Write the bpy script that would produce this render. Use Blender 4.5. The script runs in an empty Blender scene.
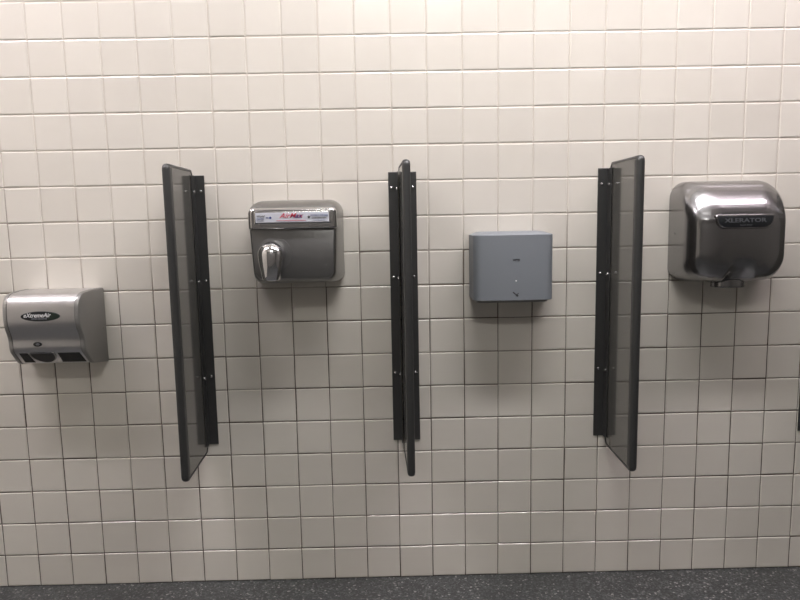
import bpy, bmesh, math, random
from mathutils import Vector, Matrix
random.seed(7)
S = bpy.context.scene
COL = S.collection
PI = math.pi

# ------------------------------------------------------------------ camera
CAM = Vector((1.2886, -2.0577, 1.1885))
YAW, PITCH, ROLL, FPX = .0110, .1266, -.0189, 659.83
fw = Vector((math.sin(YAW)*math.cos(PITCH), math.cos(YAW)*math.cos(PITCH), -math.sin(PITCH)))
rt = Vector((math.cos(YAW), -math.sin(YAW), 0)); up = rt.cross(fw)
r2 = rt*math.cos(ROLL) + up*math.sin(ROLL); u2 = up*math.cos(ROLL) - rt*math.sin(ROLL)
cd = bpy.data.cameras.new('camera'); cam = bpy.data.objects.new('camera', cd); COL.objects.link(cam)
cd.sensor_fit = 'HORIZONTAL'; cd.sensor_width = 36; cd.lens = 36*FPX/800; cd.clip_start = .02
m = Matrix((r2, u2, -fw)).transposed().to_4x4(); m.translation = CAM
cam.matrix_world = m
S.camera = cam

# ------------------------------------------------------------------ light and exposure
S.view_settings.view_transform = 'Standard'; S.view_settings.look = 'None'
S.view_settings.gamma = 1; S.view_settings.use_curve_mapping = False
S.view_settings.exposure = 0.0
w = bpy.data.worlds.new('world'); S.world = w; w.use_nodes = True
w.node_tree.nodes['Background'].inputs[0].default_value = (.8, .85, 1, 1)
w.node_tree.nodes['Background'].inputs[1].default_value = .02
CEIL = 2.916
LIGHT_Y = -.82
LIGHT_STRENGTH = 72.0
LIGHTS = [(-.30, LIGHT_Y, .87, (1, .925, .99)), (1.71, LIGHT_Y, 1, (1, .965, .985)), (2.935, LIGHT_Y, .55, (1, .86, .94)), (1.3, -2.75, .62, (1, .97, .94))]      # centre x, y, power, colour; the last is an added fill lamp behind the camera

# ------------------------------------------------------------------ helpers
def mat(name, base=(.5, .5, .5), metallic=0, rough=.5, **kw):
    mt = bpy.data.materials.new(name); mt.use_nodes = True
    nt = mt.node_tree; b = nt.nodes['Principled BSDF']
    b.inputs['Base Color'].default_value = (*base, 1)
    b.inputs['Metallic'].default_value = metallic
    b.inputs['Roughness'].default_value = rough
    for k, v in kw.items(): b.inputs[k].default_value = v
    return mt
def N(mt, t, **kw):
    n = mt.node_tree.nodes.new(t)
    for k, v in kw.items(): setattr(n, k, v)
    return n
def L(mt, a, b): mt.node_tree.links.new(a, b)
def ramp(mt, fac, stops):
    r = N(mt, 'ShaderNodeValToRGB')
    while len(r.color_ramp.elements) < len(stops): r.color_ramp.elements.new(.5)
    for e, (p, c) in zip(r.color_ramp.elements, stops):
        e.position = p; e.color = (*c, 1)
    L(mt, fac, r.inputs[0]); return r
def streak(mt, scale=(3, 3, 500), strength=.05, rough=None, col=None):
    """brushed grain"""
    b = mt.node_tree.nodes['Principled BSDF']
    tc = N(mt, 'ShaderNodeTexCoord'); mp = N(mt, 'ShaderNodeMapping'); mp.inputs['Scale'].default_value = scale
    L(mt, tc.outputs['Object'], mp.inputs[0])
    no = N(mt, 'ShaderNodeTexNoise'); no.inputs['Scale'].default_value = 1; no.inputs['Detail'].default_value = 3
    L(mt, mp.outputs[0], no.inputs['Vector'])
    bp = N(mt, 'ShaderNodeBump'); bp.inputs['Strength'].default_value = strength; bp.inputs['Distance'].default_value = .001
    L(mt, no.outputs[0], bp.inputs['Height']); L(mt, bp.outputs[0], b.inputs['Normal'])
    if rough:
        mr = N(mt, 'ShaderNodeMapRange'); mr.inputs['To Min'].default_value = rough[0]; mr.inputs['To Max'].default_value = rough[1]
        L(mt, no.outputs[0], mr.inputs[0]); L(mt, mr.outputs[0], b.inputs['Roughness'])
    if col:
        r = ramp(mt, no.outputs[0], [(.3, col[0]), (.7, col[1])]); L(mt, r.outputs[0], b.inputs['Base Color'])
    return mt

M = {}
M['shell'] = streak(mat('brushed_steel', (.62, .61, .62), 1, .3), (4, 4, 1600), .012, (.27, .31), ((.655, .65, .66), (.685, .68, .69)))
M['steel_dark'] = streak(mat('satin_steel', (.3, .3, .29), 1, .3), (4, 4, 1600), .008, (.27, .31), ((.29, .29, .283), (.33, .33, .322)))
M['front_steel'] = streak(mat('satin_front', (.2, .2, .195), .8, .38), (4, 4, 1600), .02)  # darker than the cover's steel: the dark room's reflection put into the colour
M['xshell'] = streak(mat('brushed_steel_dark', (.42, .42, .42), 1, .25), (4, 4, 1600), .01, (.21, .25), ((.32, .32, .323), (.36, .357, .357)))
M['cast'] = streak(mat('cast_grey', (.30, .295, .28), .6, .42), (200, 200, 200), .04)
M['chrome'] = mat('chrome', (.85, .85, .86), 1, .05)
M['polished'] = mat('polished_steel', (.66, .66, .66), 1, .13)
M['silver'] = streak(mat('silver_paint', (.225, .247, .268), .1, .45), (900, 900, 900), .02)
M['silver_top'] = M['silver']
M['black'] = mat('black_plastic', (.012, .012, .013), 0, .4)
M['badge'] = mat('badge_black', (.012, .014, .016), 0, .3)
M['badge_green'] = mat('badge_green', (.008, .018, .013), 0, .3)
M['white'] = mat('white_print', (.8, .8, .8), 0, .5)
M['greyprint'] = mat('grey_print', (.22, .23, .25), 0, .5)
M['letter'] = mat('embossed_letter', (.16, .17, .18), .6, .35)
M['darkprint'] = mat('dark_print', (.03, .03, .035), 0, .5)
M['plate'] = mat('label_plate', (.70, .73, .79), .25, .35)
M['red'] = mat('red_print', (.55, .012, .05), 0, .5)
M['pink'] = mat('pink_print', (.65, .22, .27), 0, .5)
M['blue'] = mat('blue_print', (.03, .06, .22), 0, .5)
M['panel'] = streak(mat('screen_panel', (.088, .087, .078), 0, .11, **{'Specular IOR Level': .85}), (700, 700, 3), .005)
M['trim'] = streak(mat('screen_edge', (.07, .072, .070), .6, .42), (900, 900, 3), .04)
M['bracket'] = streak(mat('bracket_steel', (.10, .102, .10), .7, .33), (900, 900, 3), .08)
M['bolt'] = mat('bolt_steel', (.75, .75, .75), 1, .2)
M['emit'] = None

def root(name, label, cat, loc, group=None, rotz=0):
    o = bpy.data.objects.new(name, None); COL.objects.link(o); o.location = loc; o.rotation_euler = (0, 0, rotz)
    o.empty_display_size = .05
    o['label'] = label; o['category'] = cat
    if group: o['group'] = group
    return o
def wpos(o):
    v = Vector((0, 0, 0))
    while o: v += o.location; o = o.parent
    return v
def obj(name, bm, material, parent=None, smooth=True, angle=40, bevel=0, seg=3, weld=True):
    """bm is in world coordinates (of the unrotated thing); its mesh is stored relative to its thing"""
    if weld: bmesh.ops.remove_doubles(bm, verts=bm.verts, dist=1e-6)
    bmesh.ops.recalc_face_normals(bm, faces=bm.faces)
    me = bpy.data.meshes.new(name)
    off = wpos(parent) if parent else Vector((0, 0, 0))
    bmesh.ops.translate(bm, verts=bm.verts, vec=-off)
    bm.to_mesh(me); bm.free()
    o = bpy.data.objects.new(name, me); COL.objects.link(o); o.parent = parent
    mats = material if isinstance(material, (list, tuple)) else [material]
    for k in mats: me.materials.append(k)
    if smooth:
        me.shade_smooth()
        me.set_sharp_from_angle(angle=math.radians(angle))
    if bevel:
        b = o.modifiers.new('bevel', 'BEVEL'); b.width = bevel; b.segments = seg; b.limit_method = 'ANGLE'
        b.angle_limit = math.radians(35); b.harden_normals = True
    return o
def B(): return bmesh.new()
def box(bm, x0, x1, y0, y1, z0, z1, mi=0):
    vs = [bm.verts.new((x, y, z)) for x in (x0, x1) for y in (y0, y1) for z in (z0, z1)]
    for f in ((0, 1, 3, 2), (4, 6, 7, 5), (0, 4, 5, 1), (2, 3, 7, 6), (0, 2, 6, 4), (1, 5, 7, 3)):
        bm.faces.new([vs[i] for i in f]).material_index = mi
    return vs
def loft(bm, rings, cap0=True, cap1=True):
    R = [[bm.verts.new(p) for p in r] for r in rings]
    n = len(R[0])
    for a, b in zip(R, R[1:]):
        for i in range(n): bm.faces.new((a[i], a[(i+1) % n], b[(i+1) % n], b[i]))
    if cap0: bm.faces.new(R[0][::-1])
    if cap1: bm.faces.new(R[-1])
    return R
def rrect(x0, x1, z0, z1, r, y, n=8):
    """rounded rectangle in the wall plane; r is one radius or four (top right, top left, bottom left, bottom right)"""
    if not isinstance(r, (list, tuple)): r = [r]*4
    pts = []
    for (cx, cz, a0), q in zip(((x1, z1, 0), (x0, z1, 90), (x0, z0, 180), (x1, z0, 270)), r):
        sx = -1 if cx == x1 else 1; sz = -1 if cz == z1 else 1
        for k in range(n+1):
            a = math.radians(a0 + 90*k/n)
            pts.append((cx + sx*q + q*math.cos(a), y, cz + sz*q + q*math.sin(a)))
    return pts
def disc(bm, c, r, y0, y1, n=24, rx=None, dome=0):
    """short cylinder or button standing out of the wall plane"""
    rx = rx or r
    def ring(k, y): return [(c[0]+rx*k*math.cos(2*PI*i/n), y, c[1]+r*k*math.sin(2*PI*i/n)) for i in range(n)]
    rings = [ring(1, y0), ring(1, y1)]
    if dome:
        for t in (.25, .5, .7, .85, .97): rings.append(ring(math.sqrt(1-t*t), y1 - dome*t))
    loft(bm, rings)
def text(body, size, x, y, z, material, parent, name='lettering', shear=0, depth=.0004, bold=.0, sx=1, rot=0, tilt=0):
    cu = bpy.data.curves.new('t', 'FONT'); cu.body = body; cu.size = size; cu.align_x = 'CENTER'; cu.align_y = 'CENTER'
    cu.shear = shear; cu.extrude = depth; cu.offset = bold; cu.resolution_u = 3
    to = bpy.data.objects.new('t', cu); COL.objects.link(to)
    bpy.context.view_layer.update()
    dg = bpy.context.evaluated_depsgraph_get()
    me = bpy.data.meshes.new_from_object(to.evaluated_get(dg))
    bpy.data.objects.remove(to); bpy.data.curves.remove(cu)
    bm = B(); bm.from_mesh(me); bpy.data.meshes.remove(me)
    T = Matrix.Translation((x, y, z)) @ Matrix.Rotation(tilt, 4, 'X') @ Matrix.Rotation(rot, 4, 'Y') @ Matrix.Rotation(PI/2, 4, 'X') @ Matrix.Diagonal((sx, 1, 1, 1))
    bmesh.ops.transform(bm, matrix=T, verts=bm.verts)
    return obj(name, bm, material, parent, smooth=False, weld=False)

# ------------------------------------------------------------------ room
T = .108
X0, X1, YB = -9*T, 33*T, -3.4
# glazed wall tile
tm = mat('glazed_tile', (.6, .55, .48), 0, .17, **{'Specular IOR Level': .5})
b = tm.node_tree.nodes['Principled BSDF']
ge = N(tm, 'ShaderNodeNewGeometry')
rp = ramp(tm, ge.outputs['Random Per Island'], [(0, (.672, .641, .572)), (.35, (.697, .666, .595)), (.7, (.712, .681, .608)), (1, (.687, .656, .583))])
tc = N(tm, 'ShaderNodeTexCoord')
no = N(tm, 'ShaderNodeTexNoise'); no.inputs['Scale'].default_value = 9; no.inputs['Detail'].default_value = 4
L(tm, tc.outputs['Object'], no.inputs['Vector'])
mx = N(tm, 'ShaderNodeMix', data_type='RGBA', blend_type='MULTIPLY'); mx.inputs[0].default_value = .25
nr = ramp(tm, no.outputs[0], [(.3, (.90, .89, .88)), (.7, (1, 1, 1))])
L(tm, rp.outputs[0], mx.inputs[6]); L(tm, nr.outputs[0], mx.inputs[7]); L(tm, mx.outputs[2], b.inputs['Base Color'])
n2 = N(tm, 'ShaderNodeTexNoise'); n2.inputs['Scale'].default_value = 14; n2.inputs['Detail'].default_value = 2
L(tm, tc.outputs['Object'], n2.inputs['Vector'])
bp = N(tm, 'ShaderNodeBump'); bp.inputs['Strength'].default_value = .25; bp.inputs['Distance'].default_value = .002
L(tm, n2.outputs[0], bp.inputs['Height']); L(tm, bp.outputs[0], b.inputs['Normal'])
# grout, dirtier low on the wall
gm = mat('grout', (.25, .2, .16), 0, .9)
b = gm.node_tree.nodes['Principled BSDF']
tc = N(gm, 'ShaderNodeTexCoord'); sp = N(gm, 'ShaderNodeSeparateXYZ'); L(gm, tc.outputs['Object'], sp.inputs[0])
no = N(gm, 'ShaderNodeTexNoise'); no.inputs['Scale'].default_value = 3.5; no.inputs['Detail'].default_value = 6
L(gm, tc.outputs['Object'], no.inputs['Vector'])
ad = N(gm, 'ShaderNodeMath', operation='MULTIPLY_ADD'); ad.inputs[1].default_value = .9; ad.inputs[2].default_value = -.45
L(gm, no.outputs[0], ad.inputs[0])
a2 = N(gm, 'ShaderNodeMath', operation='ADD'); L(gm, sp.outputs[2], a2.inputs[0]); L(gm, ad.outputs[0], a2.inputs[1])
mr = N(gm, 'ShaderNodeMapRange'); mr.inputs['From Min'].default_value = .80; mr.inputs['From Max'].default_value = 1.25
L(gm, a2.outputs[0], mr.inputs[0])
r = ramp(gm, mr.outputs[0], [(0, (.07, .05, .036)), (.45, (.20, .165, .13)), (1, (.58, .53, .46))]); L(gm, r.outputs[0], b.inputs['Base Color'])

def tiled_wall(name, length, height, detail):
    """mesh of cushion-edged tiles over a grout bed, face towards -y, from the local origin along +x"""
    bm = B()
    nx, nz = round(length/T), round(height/T)
    g = .0005
    for i in range(nx):
        for j in range(nz):
            cx = (i+.5)*T + random.gauss(0, .00025); cz = (j+.5)*T + random.gauss(0, .00035)
            h = T/2 - g
            tx, tz, dy = random.gauss(0, .0035), random.gauss(0, .0035), random.gauss(0, .00025)
            a = random.gauss(0, .0012)
            steps = ((0, .004), (.0003, .0023), (.0014, .0010), (.0040, 0)) if detail else ((0, .004), (.0012, 0))
            prev = None
            for ins, yy in steps:
                ring = []
                for sx, sz in ((-1, -1), (1, -1), (1, 1), (-1, 1)):
                    lx, lz = sx*(h-ins), sz*(h-ins)
                    ring.append(bm.verts.new((cx + lx - a*lz, yy + dy + lx*tx + lz*tz, cz + lz + a*lx)))
                if prev:
                    for k in range(4): bm.faces.new((prev[k], prev[(k+1) % 4], ring[(k+1) % 4], ring[k]))
                prev = ring
            bm.faces.new(prev)
    for f in bm.faces: f.material_index = 0
    y = .0018
    vs = [bm.verts.new(p) for p in ((0, y, 0), (length, y, 0), (length, y, height), (0, y, height))]
    bm.faces.new(vs).material_index = 1
    ws = [bm.verts.new(p) for p in ((0, .1, 0), (length, .1, 0), (length, .1, height), (0, .1, height))]
    bm.faces.new(ws[::-1]).material_index = 1
    for k in range(4): bm.faces.new((vs[k], ws[k], ws[(k+1) % 4], vs[(k+1) % 4])).material_index = 1
    me = bpy.data.meshes.new(name); bm.normal_update(); bm.to_mesh(me); bm.free()
    me.materials.append(tm); me.materials.append(gm)
    o = bpy.data.objects.new(name, me); COL.objects.link(o); o['kind'] = 'structure'
    return o
W = X1 - X0
wf = tiled_wall('wall_front', W, CEIL, True); wf.location = (X0, 0, 0)
D_ = 32*T; YB = -D_
wm = streak(mat('dark_wall_paint', (.15, .145, .135), 0, .45), (60, 60, 60), .05)
bm = B(); box(bm, X0-.1, X1+.1, YB-.1, YB, 0, CEIL)
wb = obj('wall_back', bm, wm, smooth=False); wb['kind'] = 'structure'
wl = tiled_wall('wall_left', D_, CEIL, False); wl.location = (X0, YB, 0); wl.rotation_euler.z = PI/2
bm = B(); box(bm, X1, X1+.1, YB-.1, .1, 0, CEIL)
wr = obj('wall_right', bm, wm, smooth=False); wr['kind'] = 'structure'

# terrazzo floor
fm = mat('terrazzo', (.06, .06, .06), 0, .35)
b = fm.node_tree.nodes['Principled BSDF']
tc = N(fm, 'ShaderNodeTexCoord')
vo = N(fm, 'ShaderNodeTexVoronoi'); vo.inputs['Scale'].default_value = 190; L(fm, tc.outputs['Object'], vo.inputs['Vector'])
sc = N(fm, 'ShaderNodeSeparateColor'); L(fm, vo.outputs['Color'], sc.inputs[0])
r1 = ramp(fm, sc.outputs[0], [(0, (.018, .020, .020)), (.45, (.048, .053, .054)), (.72, (.09, .096, .096)), (.90, (.17, .172, .17)), (.975, (.42, .41, .39))])
r1.color_ramp.interpolation = 'CONSTANT'
v2 = N(fm, 'ShaderNodeTexVoronoi'); v2.inputs['Scale'].default_value = 480; L(fm, tc.outputs['Object'], v2.inputs['Vector'])
s2 = N(fm, 'ShaderNodeSeparateColor'); L(fm, v2.outputs['Color'], s2.inputs[0])
r3 = ramp(fm, s2.outputs[1], [(0, (.03, .032, .032)), (.6, (.066, .070, .070)), (1, (.12, .12, .12))])
mx = N(fm, 'ShaderNodeMix', data_type='RGBA'); mx.inputs[0].default_value = .35
L(fm, r1.outputs[0], mx.inputs[6]); L(fm, r3.outputs[0], mx.inputs[7]); L(fm, mx.outputs[2], b.inputs['Base Color'])
bm = B(); box(bm, X0-.1, X1+.1, YB-.1, .1, -.1, 0)
o = obj('floor', bm, fm, smooth=False); o['kind'] = 'structure'
cm = mat('ceiling_paint', (.8, .79, .77), 0, .8)
nz_ = N(cm, 'ShaderNodeTexNoise'); nz_.inputs['Scale'].default_value = 60
bb = N(cm, 'ShaderNodeBump'); bb.inputs['Strength'].default_value = .1
L(cm, nz_.outputs[0], bb.inputs['Height']); L(cm, bb.outputs[0], cm.node_tree.nodes['Principled BSDF'].inputs['Normal'])
bm = B(); box(bm, X0-.1, X1+.1, YB-.1, .1, CEIL, CEIL+.1)
o = obj('ceiling', bm, cm, smooth=False); o['kind'] = 'structure'

# ------------------------------------------------------------------ ceiling strip lights
fmx = mat('white_enamel', (.8, .8, .78), 0, .4)
for k, (cx, LY, pw, colr) in enumerate(LIGHTS):
    em = mat('lamp_diffuser', (.9, .9, .9), 0, .5)
    e = em.node_tree.nodes['Principled BSDF']
    e.inputs['Emission Color'].default_value = (*colr, 1); e.inputs['Emission Strength'].default_value = LIGHT_STRENGTH*pw
    t = root('ceiling_light', ['long ceiling strip light over the left half of the wall', 'long ceiling strip light over the right half of the wall', 'ceiling strip light in the right corner above the rounded dryer', 'added fill strip light, unseen, near the back of the room'][k],
             'ceiling light', (cx, LY, CEIL), 'ceiling strip lights')
    bm = B(); box(bm, cx-.605, cx+.605, LY-.075, LY+.075, CEIL-.03, CEIL)
    obj('housing', bm, fmx, t, bevel=.003)
    bm = B(); n = 12
    rings = [[(x, LY + .068*math.cos(PI*i/n), CEIL - .03 - .035*math.sin(PI*i/n)) for i in range(n+1)] for x in (cx-.59, cx+.59)]
    loft(bm, rings)
    obj('diffuser', bm, em, t)

# ------------------------------------------------------------------ privacy screens
def privacy_screen(xc, xo, label, flange=(-.043, .043)):
    """xc: panel centre on the wall, xo: panel centre at its free edge"""
    t = root('privacy_screen', label, 'privacy screen', (xc, 0, .449), 'privacy screens')
    z0, z1, y0, y1 = .445, 1.341, -.006, -.254
    th = .0105
    sk = (xo - xc)/(-y1)
    def skew(bm):
        for v in bm.verts: v.co.x += -v.co.y*sk
    # outline in (y, z): square at the wall, rounded at the free corners
    def outline(ins, r):
        a0, a1, c0, c1 = y0-ins, y1+ins, z0+ins, z1-ins
        pts = [(a0, c0), (a0, c1)] 
        pts = [(a0 - .010, c0), (a0, c0+.010), (a0, c1-.010), (a0-.010, c1)]
        for k in range(9):
            a = PI/2*k/8; pts.append((a1 + r - r*math.sin(a), c1 - r + r*math.cos(a)))
        for k in range(9):
            a = PI/2*k/8; pts.append((a1 + r - r*math.cos(a), c0 + r - r*math.sin(a)))
        return pts
    bm = B()
    loft(bm, [[(xc+dx, y, z) for y, z in outline(.004, .012)] for dx in (-.0092, .0092)])
    skew(bm); obj('panel', bm, M['panel'], t, bevel=.001)
    # rolled edge running round the panel
    out = outline(0, .016)
    bm = B()
    prof = []
    cx_, n = 0, 6
    for k in range(n+1):
        a = PI*k/n; prof.append((th*math.cos(a), -.006*math.sin(a)+.006))
    # profile: (x offset, inset)
    sect = [(th, .009)] + prof + [(-th, .009)]
    loops = []
    for dx, ins in sect: loops.append([(xc+dx, y, z) for y, z in outline(ins, max(.002, .016-ins*.6))])
    V = [[bm.verts.new(p) for p in lp] for lp in loops]
    n = len(V[0])
    for a, c in zip(V, V[1:]):
        for i in range(n): bm.faces.new((a[i], a[(i+1) % n], c[(i+1) % n], c[i]))
    skew(bm); obj('edge_trim', bm, M['trim'], t, angle=50)
    # broad stiffening band on the free edge
    bm = B()
    for s in (-1, 1):
        box(bm, xc+s*.0085, xc+s*(th+.0006), y1+.009, y1+.026, z0+.012, z1-.012)
    skew(bm); obj('edge_band', bm, M['trim'], t, bevel=.0015)
    # bracket: two angle strips against the wall gripping the panel
    a, c = .472, 1.3225
    for s, (e, g) in zip((-1, 1), ((flange[0], -.0118), (flange[1], .0118))):
        bm = B()
        xs = [xc+e, xc+g+s*.0025]
        pl = [(xc+e, -.0005), (xc+e, -.0033), (xc+g+s*.0028, -.0033), (xc+g+s*.0028, -.034), (xc+g, -.034), (xc+g, -.0005)]
        loft(bm, [[(x, y, z) for x, y in pl] for z in (a, c)])
        br = obj('bracket', bm, M['bracket'], t, bevel=.0007, seg=2)
        for zz in (1.275, 1.0, .695):
            bm = B(); bx = xc + e*.74
            disc(bm, (bx, zz), .0042, -.003, -.0055, 16, dome=.0022)
            obj('bolt', bm, M['bolt'], br)
            bm = B()
            disc(bm, (0, 0), .0042, 0, -.002, 16, dome=.0022)
            bmesh.ops.transform(bm, matrix=Matrix.Translation((xc+g+s*.0026, -.021, zz-.002)) @ Matrix.Rotation(s*PI/2, 4, 'Z'), verts=bm.verts)
            obj('bolt', bm, M['bolt'], br)
    return t
privacy_screen(.6765, .6865, 'dark metal privacy screen between the oval-badged dryer and the chrome-nozzle dryer')
privacy_screen(1.3235, 1.3325, 'dark metal privacy screen seen edge-on, just left of the square grey dryer', (-.0415, .0445))
privacy_screen(1.973, 1.968, 'dark metal privacy screen between the square grey dryer and the rounded steel dryer', (-.045, .045))
privacy_screen(2.637, 2.638, 'dark privacy screen cut off by the right edge of the photo, beyond the rounded dryer')

# ------------------------------------------------------------------ dryer with oval badge (far left)
t = root('hand_dryer', 'compact brushed steel hand dryer with black oval badge and underside grilles, leftmost on the wall', 'hand dryer', (.270, 0, .752))
cx = .266
def taper(bm, k=.62):
    for v in bm.verts: v.co.x = cx + (v.co.x-cx)*(1 - k*max(0, -v.co.y)/1.0)
def smoothcurve(pts, n=6):
    """Catmull-Rom through pts"""
    out = []
    P = [pts[0]] + pts + [pts[-1]]
    for i in range(1, len(P)-2):
        for k in range(n):
            s = k/n
            q = []
            for c in (0, 1):
                p0, p1, p2, p3 = P[i-1][c], P[i][c], P[i+1][c], P[i+2][c]
                q.append(.5*((2*p1) + (-p0+p2)*s + (2*p0-5*p1+4*p2-p3)*s*s + (-p0+3*p1-3*p2+p3)*s**3))
            out.append(tuple(q))
    out.append(pts[-1]); return out
front = smoothcurve([(.100, .983), (.122, .979), (.137, .968), (.1465, .950), (.150, .925), (.150, .903), (.1455, .883), (.1365, .864), (.1315, .846), (.1305, .825), (.1285, .815)], 5)
prof = [(.002, .984), (.06, .985)] + front + [(.126, .809), (.088, .769), (.078, .765), (.002, .752)]
bm = B(); loft(bm, [[(x, -d, z) for d, z in prof] for x in (.1585, .3745)]); taper(bm)
body = obj('shell', bm, M['shell'], t, angle=32)
# side covers, a little proud, with a dark seam
for s in (-1, 1):
    bm = B()
    xa, xb = cx + s*.1082, cx + s*.122
    prf = [(max(.0015, d+.0012) if d > .01 else .0015, z + (.0012 if z > .9 else -.0012)) for d, z in prof]
    mid = (.06, .87)
    def ins(q, a): return [(d + (mid[0]-d)*a*1.1, z + (mid[1]-z)*a) if d > .01 else (d, z + (mid[1]-z)*a) for d, z in q]
    loft(bm, [[(x, -d, z) for d, z in q] for x, q in ((xa, prf), (xb - s*.006, prf), (xb - s*.002, ins(prf, .012)), (xb, ins(prf, .045)))])
    taper(bm); sc_ = obj('side_cover', bm, M['cast'], t, angle=28)
    bm = B()
    disc(bm, (0, 0), .0032, 0, -.0012, 16, dome=.0008)
    bmesh.ops.transform(bm, matrix=Matrix.Translation((xb - s*.004*.3, -.018, .862)) @ Matrix.Rotation(s*PI/2, 4, 'Z'), verts=bm.verts)
    obj('screw', bm, M['bolt'], sc_)
    bm = B()   # seam
    q1 = [(d+.0004 if d > .01 else d, z) for d, z in prof]
    loft(bm, [[(x, -d, z) for d, z in q1] for x in (cx+s*.1072, cx+s*.1085)]); taper(bm)
    obj('seam', bm, M['black'], t, angle=32)
# badge
bc = (.2655, .919)
by = -.1503
bm = B(); disc(bm, bc, .0147, by+.003, by-.0012, 48, rx=.0570); 
o = obj('rim', bm, M['letter'], t)
bm = B(); disc(bm, bc, .0135, by, by-.0018, 48, rx=.0558)
badge = obj('badge', bm, M['badge'], t); badge['label'] = 'black oval badge'
bm = B()
pts = [(bc[0]+.0545*math.cos(a), bc[1]+.0130*math.sin(a)) for a in [(-1.13+2.26*i/16) for i in range(17)]]
loft(bm, [[(x, y, z) for x, z in pts] for y in (by-.0015, by-.0021)])
obj('badge_end', bm, M['badge_green'], badge)
text('eXtremeAir', .0180, bc[0]-.010, by-.0024, bc[1]+.003, M['white'], badge, shear=.35, bold=.0002, sx=.88)
text('AMERICAN DRYER', .0058, bc[0]-.004, by-.0024, bc[1]-.0072, M['greyprint'], badge, shear=.2, sx=.95)
# sensor eye
ec = (.2400, .8335)
bm = B(); disc(bm, ec, .0072, -.1300, -.1330, 32, rx=.0125, dome=.0006); eye = obj('sensor', bm, M['black'], t)
bm = B(); disc(bm, (ec[0]+.001, ec[1]), .0034, -.1322, -.1342, 24, rx=.0058, dome=.0005); obj('lens', bm, M['letter'], eye)
# underside: air outlet and two grilles on the sloping face
p0, p1 = Vector((0, -.1255, .8085)), Vector((0, -.0885, .7695))
dv = (p1-p0); nv = Vector((0, dv.z, -dv.y)).normalized()
if nv.z > 0: nv = -nv
def under(u, v, h): return Vector((cx + (u-cx), 0, 0)) + p0 + dv*v + nv*h
def slab(bm, pts, h0, h1):
    loft(bm, [[tuple(under(u, v, h)) for u, v in pts] for h in (h0, h1)])
def arc_outlet(cu, ru, n=16):
    pts = [(cu-ru, .02), (cu+ru, .02)]
    for k in range(n+1):
        a = PI*k/n; pts.append((cu + ru*(1-.10*math.sin(a))*math.cos(a), .30 + .62*math.sin(a)))
    return pts
bm = B(); slab(bm, arc_outlet(.245, .0385), -.002, .0022); outl = obj('outlet_collar', bm, M['cast'], t)
bm = B(); slab(bm, arc_outlet(.245, .0335), 0, .0026); obj('air_outlet', bm, M['black'], outl)
for ua, ub in ((.178, .203), (.291, .356)):
    bm = B(); slab(bm, [(ua, .08), (ub, .08), (ub+.004, .96), (ua-.002, .96)], -.002, .0006)
    gr = obj('grille', bm, M['black'], t)
    bm = B()
    for k in range(7):
        v = .12 + k*.125
        slab(bm, [(ua+.001, v), (ub-.001, v), (ub-.001, v+.035), (ua+.001, v+.035)], 0, .0016)
    nb = max(3, round((ub-ua)/.0075))
    for k in range(1, nb):
        u = ua + (ub-ua)*k/nb
        slab(bm, [(u-.0006, .1), (u+.0006, .1), (u+.0006, .95), (u-.0006, .95)], 0, .0015)
    obj('louvre', bm, M['trim'], gr, smooth=False)

# ------------------------------------------------------------------ dryer with label strip and chrome nozzle
t = root('hand_dryer', 'grey steel hand dryer with red and blue lettered label strip and chrome swivel nozzle', 'hand dryer', (1.003, 0, .990))
R = []
def rr2(y, x0, x1, z0, z1, r): R.append(rrect(x0, x1, z0, z1, r, y, 10))
rr2(-.001, .866, 1.1405, .992, 1.2425, (.040, .040, .026, .026))
rr2(-.020, .866, 1.1405, .992, 1.2425, (.040, .040, .026, .026))
rr2(-.060, .868, 1.1395, .994, 1.2405, (.038, .038, .026, .026))
rr2(-.095, .8705, 1.138, .997, 1.2360, (.034, .034, .026, .026))
rr2(-.118, .8735, 1.136, 1.001, 1.2300, (.030, .030, .026, .026))
rr2(-.132, .8765, 1.134, 1.005, 1.2240, (.026, .026, .026, .026))
rr2(-.139, .8795, 1.1315, 1.009, 1.2185, (.022, .022, .024, .024))
rr2(-.1415, .8825, 1.1285, 1.012, 1.2140, (.019, .019, .022, .022))
bm = B(); loft(bm, R)
def foot(bm):      # the cover narrows towards its foot
    for v in bm.verts:
        q = min(1, max(0, -v.co.y/.12))*max(0, 1.16 - v.co.z)
        v.co.x += (1.003 - v.co.x)*q*.55
foot(bm)
body = obj('cover', bm, M['steel_dark'], t, angle=30)
# lower front face tapers in towards its foot: a slightly raised flat plate
bm = B()
loft(bm, [rrect(.8850, 1.1265, 1.015, 1.166, (.004, .004, .022, .022), -.140, 8),
          rrect(.8850, 1.1265, 1.015, 1.166, (.004, .004, .022, .022), -.1432, 8),
          rrect(.8875, 1.1240, 1.0175, 1.164, (.004, .004, .021, .021), -.1445, 8)])
foot(bm)
obj('front_plate', bm, M['front_steel'], t, angle=30)
# polished upper band
bm = B(); rings = []
for k in range(11):
    a = PI/2*k/10; e = .0135*(1-math.cos(a)); r = .016 - .006*(1-math.cos(a))
    rings.append(rrect(.8790+e, 1.1325-e, 1.1570+e*.35, 1.2180-e*.6, (r, r, .005, .005), -.1440-.0130*math.sin(a), 8))
rings.insert(0, rrect(.8790, 1.1325, 1.1570, 1.2180, (.016, .016, .005, .005), -.134, 8))
loft(bm, rings)
band = obj('label_band', bm, M['polished'], t, angle=35)
bm = B()
loft(bm, [rrect(.8975, 1.1165, 1.1725, 1.2085, .0035, -.1560, 5), rrect(.8975, 1.1165, 1.1725, 1.2085, .0035, -.1587, 5),
          rrect(.8995, 1.1145, 1.1745, 1.2065, .0025, -.1600, 5)])
fr = obj('label_frame', bm, M['polished'], t, angle=35)
bm = B(); box(bm, .9025, 1.1115, -.1612, -.1595, 1.1770, 1.2045)
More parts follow.
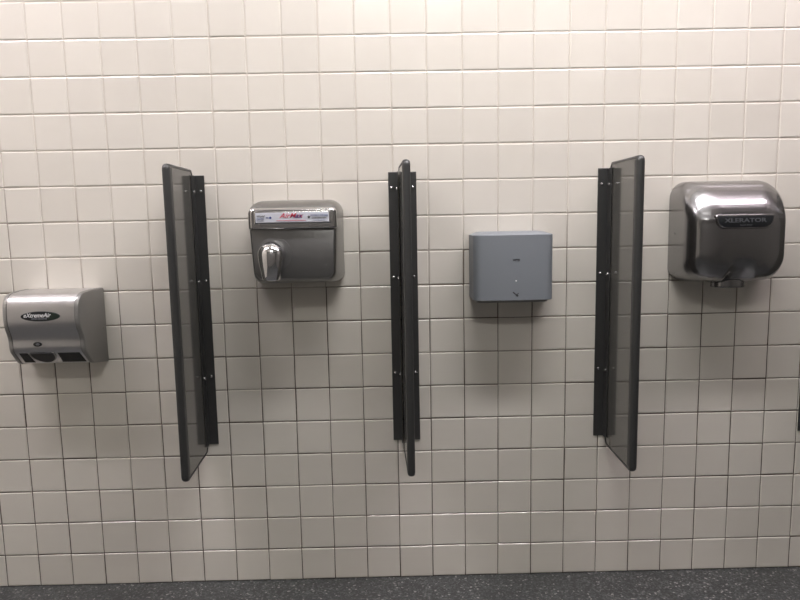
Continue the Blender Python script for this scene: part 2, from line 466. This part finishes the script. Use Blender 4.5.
pl = obj('label_plate', bm, M['plate'], fr, bevel=.0006, seg=2)
ly = -.1616
text('AirMax', .0200, 1.0030, ly, 1.1950, [M['red']], pl, shear=.45, bold=.00005, sx=1.08)
text('ax', .0200, 1.0236, ly-.0003, 1.1950, [M['blue']], pl, shear=.45, bold=.00005, sx=1.08)
bm = B(); box(bm, .962, 1.046, ly-.0004, ly+.0002, 1.1810, 1.1822); obj('underline', bm, M['red'], pl, smooth=False)
text('World', .0085, .9165, ly, 1.1945, M['darkprint'], pl, shear=.3)
text('DRYER', .0068, .9165, ly, 1.1865, M['blue'], pl)
bm = B(); box(bm, .9065, .9265, ly-.0003, ly+.0002, 1.1815, 1.1823); obj('underline', bm, M['darkprint'], pl, smooth=False)
bm = B(); box(bm, .9325, .9400, ly-.0003, ly+.0002, 1.1890, 1.1915); disc(bm, (.9450, 1.1902), .0034, ly+.0002, ly-.0004, 14); obj('emblem', bm, M['blue'], pl, smooth=False)
bm = B()
star = []
for k in range(10):
    a = PI/2 + k*PI/5; rr_ = .0052 if k % 2 == 0 else .0022
    star.append((1.0545+rr_*math.cos(a), 1.1905+rr_*math.sin(a)))
loft(bm, [[(x, y, z) for x, z in star] for y in (ly+.0002, ly-.0004)]); obj('emblem', bm, M['darkprint'], pl, smooth=False)
text('WORLD DRYER', .0070, 1.0835, ly, 1.1950, M['blue'], pl)
text('CORPORATION', .0058, 1.0835, ly, 1.1880, M['darkprint'], pl)
bm = B(); box(bm, 1.066, 1.101, ly-.0003, ly+.0002, 1.1815, 1.1822); obj('underline', bm, M['blue'], pl, smooth=False)
# recess collar and chrome nozzle, a swept elbow turned down
nc = Vector((.9455, -.144, 1.086))
bm = B(); rings = []
for rr_, yy in ((.0500, -.1440), (.0490, -.1452), (.0450, -.1454), (.040, -.1448)):
    rings.append([(nc.x + .004 + rr_*math.cos(2*PI*i/40), yy, nc.z + rr_*math.sin(2*PI*i/40)) for i in range(40)])
loft(bm, rings); obj('nozzle_collar', bm, M['front_steel'], t)
bm = B(); rings = []
prof = [(-.073, .0245, .0245), (-.071, .0262, .0262), (-.060, .0290, .0295), (-.045, .0325, .0335), (-.030, .0360, .0370), (-.015, .0388, .0398), (-.005, .0400, .0410)]
for k in range(15):
    a = PI/2*k/15; prof.append((.0380*math.sin(a), .0405*math.cos(a), .0415*math.cos(a)))
prof.append((.0380, .0004, .0004))
for dz, ra, rb in prof:
    cy = -.157 - .10*max(0, -dz)
    cx2 = nc.x - .0015 - .03*max(0, -dz)
    rings.append([(cx2 + ra*math.cos(2*PI*i/48), cy + rb*math.sin(2*PI*i/48), nc.z + dz) for i in range(48)])
loft(bm, rings, cap0=False)
noz = obj('nozzle', bm, M['chrome'], t, angle=60)
bm = B()
c = nc + Vector((-.0034, -.019, -.067))
rings = []
for z, r_ in ((0, .0240), (.003, .0240), (.003, .0005)):
    rings.append([(c.x+r_*math.cos(2*PI*i/32), c.y+r_*math.sin(2*PI*i/32), c.z+z) for i in range(32)])
loft(bm, rings); obj('nozzle_mouth', bm, M['black'], noz)

# ------------------------------------------------------------------ plain square grey dryer
t = root('hand_dryer', 'square matte grey hand dryer with flat top and tiny printed icons', 'hand dryer', (1.648, 0, .928))
def plan(x0, x1, d, r, bow, n=8, back=.001):
    pts = [(x0, -back)]
    for k in range(n+1):
        a = PI/2*k/n; pts.append((x0 + r - r*math.cos(a), -(d - r + r*math.sin(a))))
    for k in range(1, 16):
        s = k/16; pts.append((x0 + r + (x1-x0-2*r)*s, -(d + bow*4*s*(1-s))))
    for k in range(n+1):
        a = PI/2*(1-k/n); pts.append((x1 - r + r*math.cos(a), -(d - r + r*math.sin(a))))
    pts.append((x1, -back)); return pts
bm = B()
loft(bm, [[(x, y, z) for x, y in plan(1.5295 + e, 1.7670 - e, .119 - e, .026 - e*.3, .006)] for e, z in ((.0012, .9335), (0, .9347), (0, 1.1268), (.0008, 1.1276), (.012, 1.1312), (.024, 1.1348), (.030, 1.1358))])
obj('cover', bm, M['silver'], t, angle=18)
bm = B(); loft(bm, [[(x, y, z) for x, y in plan(1.5400, 1.7560, .106, .024, .004)] for z in (.926, .9355)])
bs = obj('base', bm, M['cast'], t, angle=30, bevel=.001)
bm = B(); disc(bm, (0, 0), .03, 0, .003, 32, rx=.06)
bmesh.ops.transform(bm, matrix=Matrix.Translation((1.648, -.07, .9265)) @ Matrix.Rotation(PI/2, 4, 'X'), verts=bm.verts)
obj('air_outlet', bm, M['black'], bs)
ix = 1.6535; iy = -.1253
text('TOTO', .0066, ix, iy, 1.0540, M['darkprint'], t, bold=.00025, sx=1.15, depth=.0006)
# air icon: small drop, dotted stream, hands
bm = B()
for k in range(3):
    pass
dr = [(ix + .0026*math.sin(a)*(1+.0), 0.9995 + .0040*math.cos(a) + (.003 if k == 0 else 0)) for k, a in enumerate([2*PI*i/12 for i in range(12)])]
loft(bm, [[(x, y, z) for x, z in dr] for y in (iy+.0005, iy-.0006)]); obj('drop_icon', bm, M['greyprint'], t, smooth=False)
bm = B(); disc(bm, (ix-.0002, .9925), .0023, iy+.0005, iy-.0008, 14); obj('indicator_light', bm, M['white'], t)
bm = B()
for row in range(4):
    for q in (-1.5, -.5, .5, 1.5):
        disc(bm, (ix + q*.0042, .9830 - row*.0050 + (.001 if abs(q) > 1 else 0)), .0009, iy+.0005, iy-.0004, 8)
obj('stream_icon', bm, M['greyprint'], t, smooth=False)
bm = B()
def bar(bm, a, b_, w_):
    a = Vector(a); b_ = Vector(b_); d = (b_-a).normalized(); p = Vector((-d.y, d.x))*w_
    q = [a-p, a+p, b_+p*1.0, b_-p*1.0]
    loft(bm, [[(v.x, y, v.y) for v in q] for y in (iy+.0006, iy-.0005)])
bar(bm, (ix-.0095, .9590), (ix+.0005, .9510), .0017); bar(bm, (ix+.0000, .9515), (ix+.0060, .9475), .0022)
bar(bm, (ix+.0025, .9520), (ix+.0075, .9555), .0011); bar(bm, (ix-.0010, .9490), (ix+.0055, .9455), .0011)
obj('hand_icon', bm, M['darkprint'], t, smooth=False)

# ------------------------------------------------------------------ rounded steel dryer (far right)
t = root('hand_dryer', 'large rounded brushed steel hand dryer with black lettered inlay, near the right edge', 'hand dryer', (2.307, 0, .962))
xl, xr = 2.1525, 2.456
mid = Vector((2.305, 0, 1.11))
lv = [  # depth, inset left, inset right, inset top, inset bottom, r top, r bottom
    (.001, 0, 0, 0, 0, .050, .040), (.030, 0, 0, .001, 0, .052, .042), (.060, .001, .001, .005, .001, .058, .046), (.085, .002, .003, .012, .002, .064, .052),
    (.103, .003, .0055, .022, .004, .070, .058), (.117, .0055, .009, .033, .007, .074, .064), (.130, .009, .014, .047, .011, .074, .066),
    (.1405, .014, .020, .060, .017, .070, .066), (.1485, .021, .027, .072, .025, .064, .062), (.1545, .029, .035, .083, .035, .058, .056),
    (.1595, .039, .045, .095, .047, .050, .048), (.1630, .051, .057, .107, .061, .044, .040), (.1655, .066, .070, .119, .077, .036, .034),
    (.1675, .084, .086, .131, .095, .026, .026), (.1688, .104, .104, .142, .112, .018, .018), (.1695, .125, .125, .150, .130, .009, .009)]
lvd = []
for a, c in zip(lv, lv[1:]):
    for k in range(3): lvd.append(tuple(p + (q-p)*k/3 for p, q in zip(a, c)))
lvd.append(lv[-1])
bm = B()
rings = []
for d, il, ir, it, ib, rt_, rb in lvd:
    q = rrect(xl+il, xr-ir, .974+ib, 1.277-it, (rt_, rt_, rb, rb), -d, 14)
    # subdivide the straight runs so the surface can be shaped
    out = []
    for i in range(len(q)):
        a, c = Vector(q[i]), Vector(q[(i+1) % len(q)])
        out.append(tuple(a))
        if i % 15 == 14:
            for k in range(1, 24): out.append(tuple(a.lerp(c, k/24)))
    rings.append(out)
loft(bm, rings)
sx_ = 2.303
for v in bm.verts:       # pressed scoop above the outlet, and the outlet lip below it
    d = -v.co.y
    if d < .02: continue
    hz = 1.055 - v.co.z
    if hz > 0:
        u = (v.co.x - sx_)
        wdt = .028 + .16*max(0, hz)
        g = math.exp(-(u/wdt)**4)
        s = min(1, hz/.075); s = s*s*(3-2*s)
        lip = math.exp(-((abs(u)-wdt*1.08)/.010)**2)
        v.co.y += (.020*g*s - .003*lip*s) * min(1, (d-.02)/.08)
    if v.co.x < 2.27 and d > .1:      # crease running from the inlay to the left shoulder
        v.co.y -= .0035*math.exp(-((v.co.z-1.1615)/.006)**2)*min(1, max(0, (2.262-v.co.x)/.02))*min(1, max(0, (v.co.x-2.165)/.03))
    if v.co.z < 1.0 and d > .03:
        u = abs(v.co.x - sx_); g = math.exp(-(u/.052)**4)
        v.co.z -= .013*g*min(1, (d-.03)/.05)*(1 - min(1, max(0, (v.co.z-.974)/.028)))
body = obj('cover', bm, M['xshell'], t, angle=60)
bm = B()
rings = []
for z, ra, rb in ((1.004, .047, .0345), (.985, .0475, .0348), (.966, .0485, .0355), (.9600, .0490, .0360), (.9580, .0483, .0355), (.9580, .040, .029), (.966, .038, .027)):
    rings.append([(sx_ + ra*math.copysign(abs(math.cos(2*PI*i/48))**.8, math.cos(2*PI*i/48)), -.081 + rb*math.sin(2*PI*i/48), z) for i in range(48)])
loft(bm, rings)
spout = obj('outlet_spout', bm, M['xshell'], t, angle=50)
bm = B()
disc(bm, (0, 0), .026, 0, .002, 32, rx=.037)
bmesh.ops.transform(bm, matrix=Matrix.Translation((sx_, -.081, .9655)) @ Matrix.Rotation(PI/2, 4, 'X'), verts=bm.verts)
obj('air_outlet', bm, M['black'], spout)
bm = B()
disc(bm, (0, 0), .0030, 0, -.0008, 16, dome=.0006)
bmesh.ops.transform(bm, matrix=Matrix.Translation((xl+.001, -.045, 1.120)) @ Matrix.Rotation(-PI/2, 4, 'Z'), verts=bm.verts)
obj('screw', bm, M['steel_dark'], t)
# inlay
lc = (2.3020, 1.1545)
def inlay(e, dz=0):
    w_, h_ = .0800+e, .0160+e*.75
    pts = []
    top = [(-w_, h_*.55), (-w_*.985, h_*.85), (-w_*.95, h_)]
    bot = []
    n = 10
    pts = [(-w_*.93, h_), (w_*.93, h_)]
    pts += [(w_*.985, h_*.93), (w_, h_*.72)]
    for k in range(n+1):
        a = PI/2*k/n
        pts.append((w_*.66 + w_*.32*math.cos(a), h_*.45 - h_*1.45*math.sin(a)))
    for k in range(n+1):
        a = PI/2*(1-k/n)
        pts.append((-w_*.66 - w_*.32*math.cos(a), h_*.45 - h_*1.45*math.sin(a)))
    pts += [(-w_, h_*.72), (-w_*.985, h_*.93)]
    return pts
tl = -.10     # the front leans back towards the top
def lay(bm, prs):
    loft(bm, [[(lc[0]+x, y + (z)*.10, lc[1]+z) for x, z in inlay(e)] for e, y in prs])
bm = B(); lay(bm, ((.0075, -.1600), (.0055, -.1690), (.0030, -.1720), (.0010, -.1715)))
lip = obj('inlay_surround', bm, M['xshell'], t, angle=60)
bm = B(); lay(bm, ((0, -.1680), (0, -.1724), (-.0008, -.1728)))
inl = obj('inlay', bm, M['badge'], t); inl['label'] = 'black inlay with raised lettering'
text('XLERATOR', .0165, lc[0]-.001, -.1728, lc[1]+.0030, M['letter'], inl, bold=.0002, sx=1.45, depth=.0008, tilt=-.10)
text('hand dryer', .0070, lc[0]+.001, -.1742, lc[1]-.0100, M['letter'], inl, sx=1.15, depth=.0006, tilt=-.10)
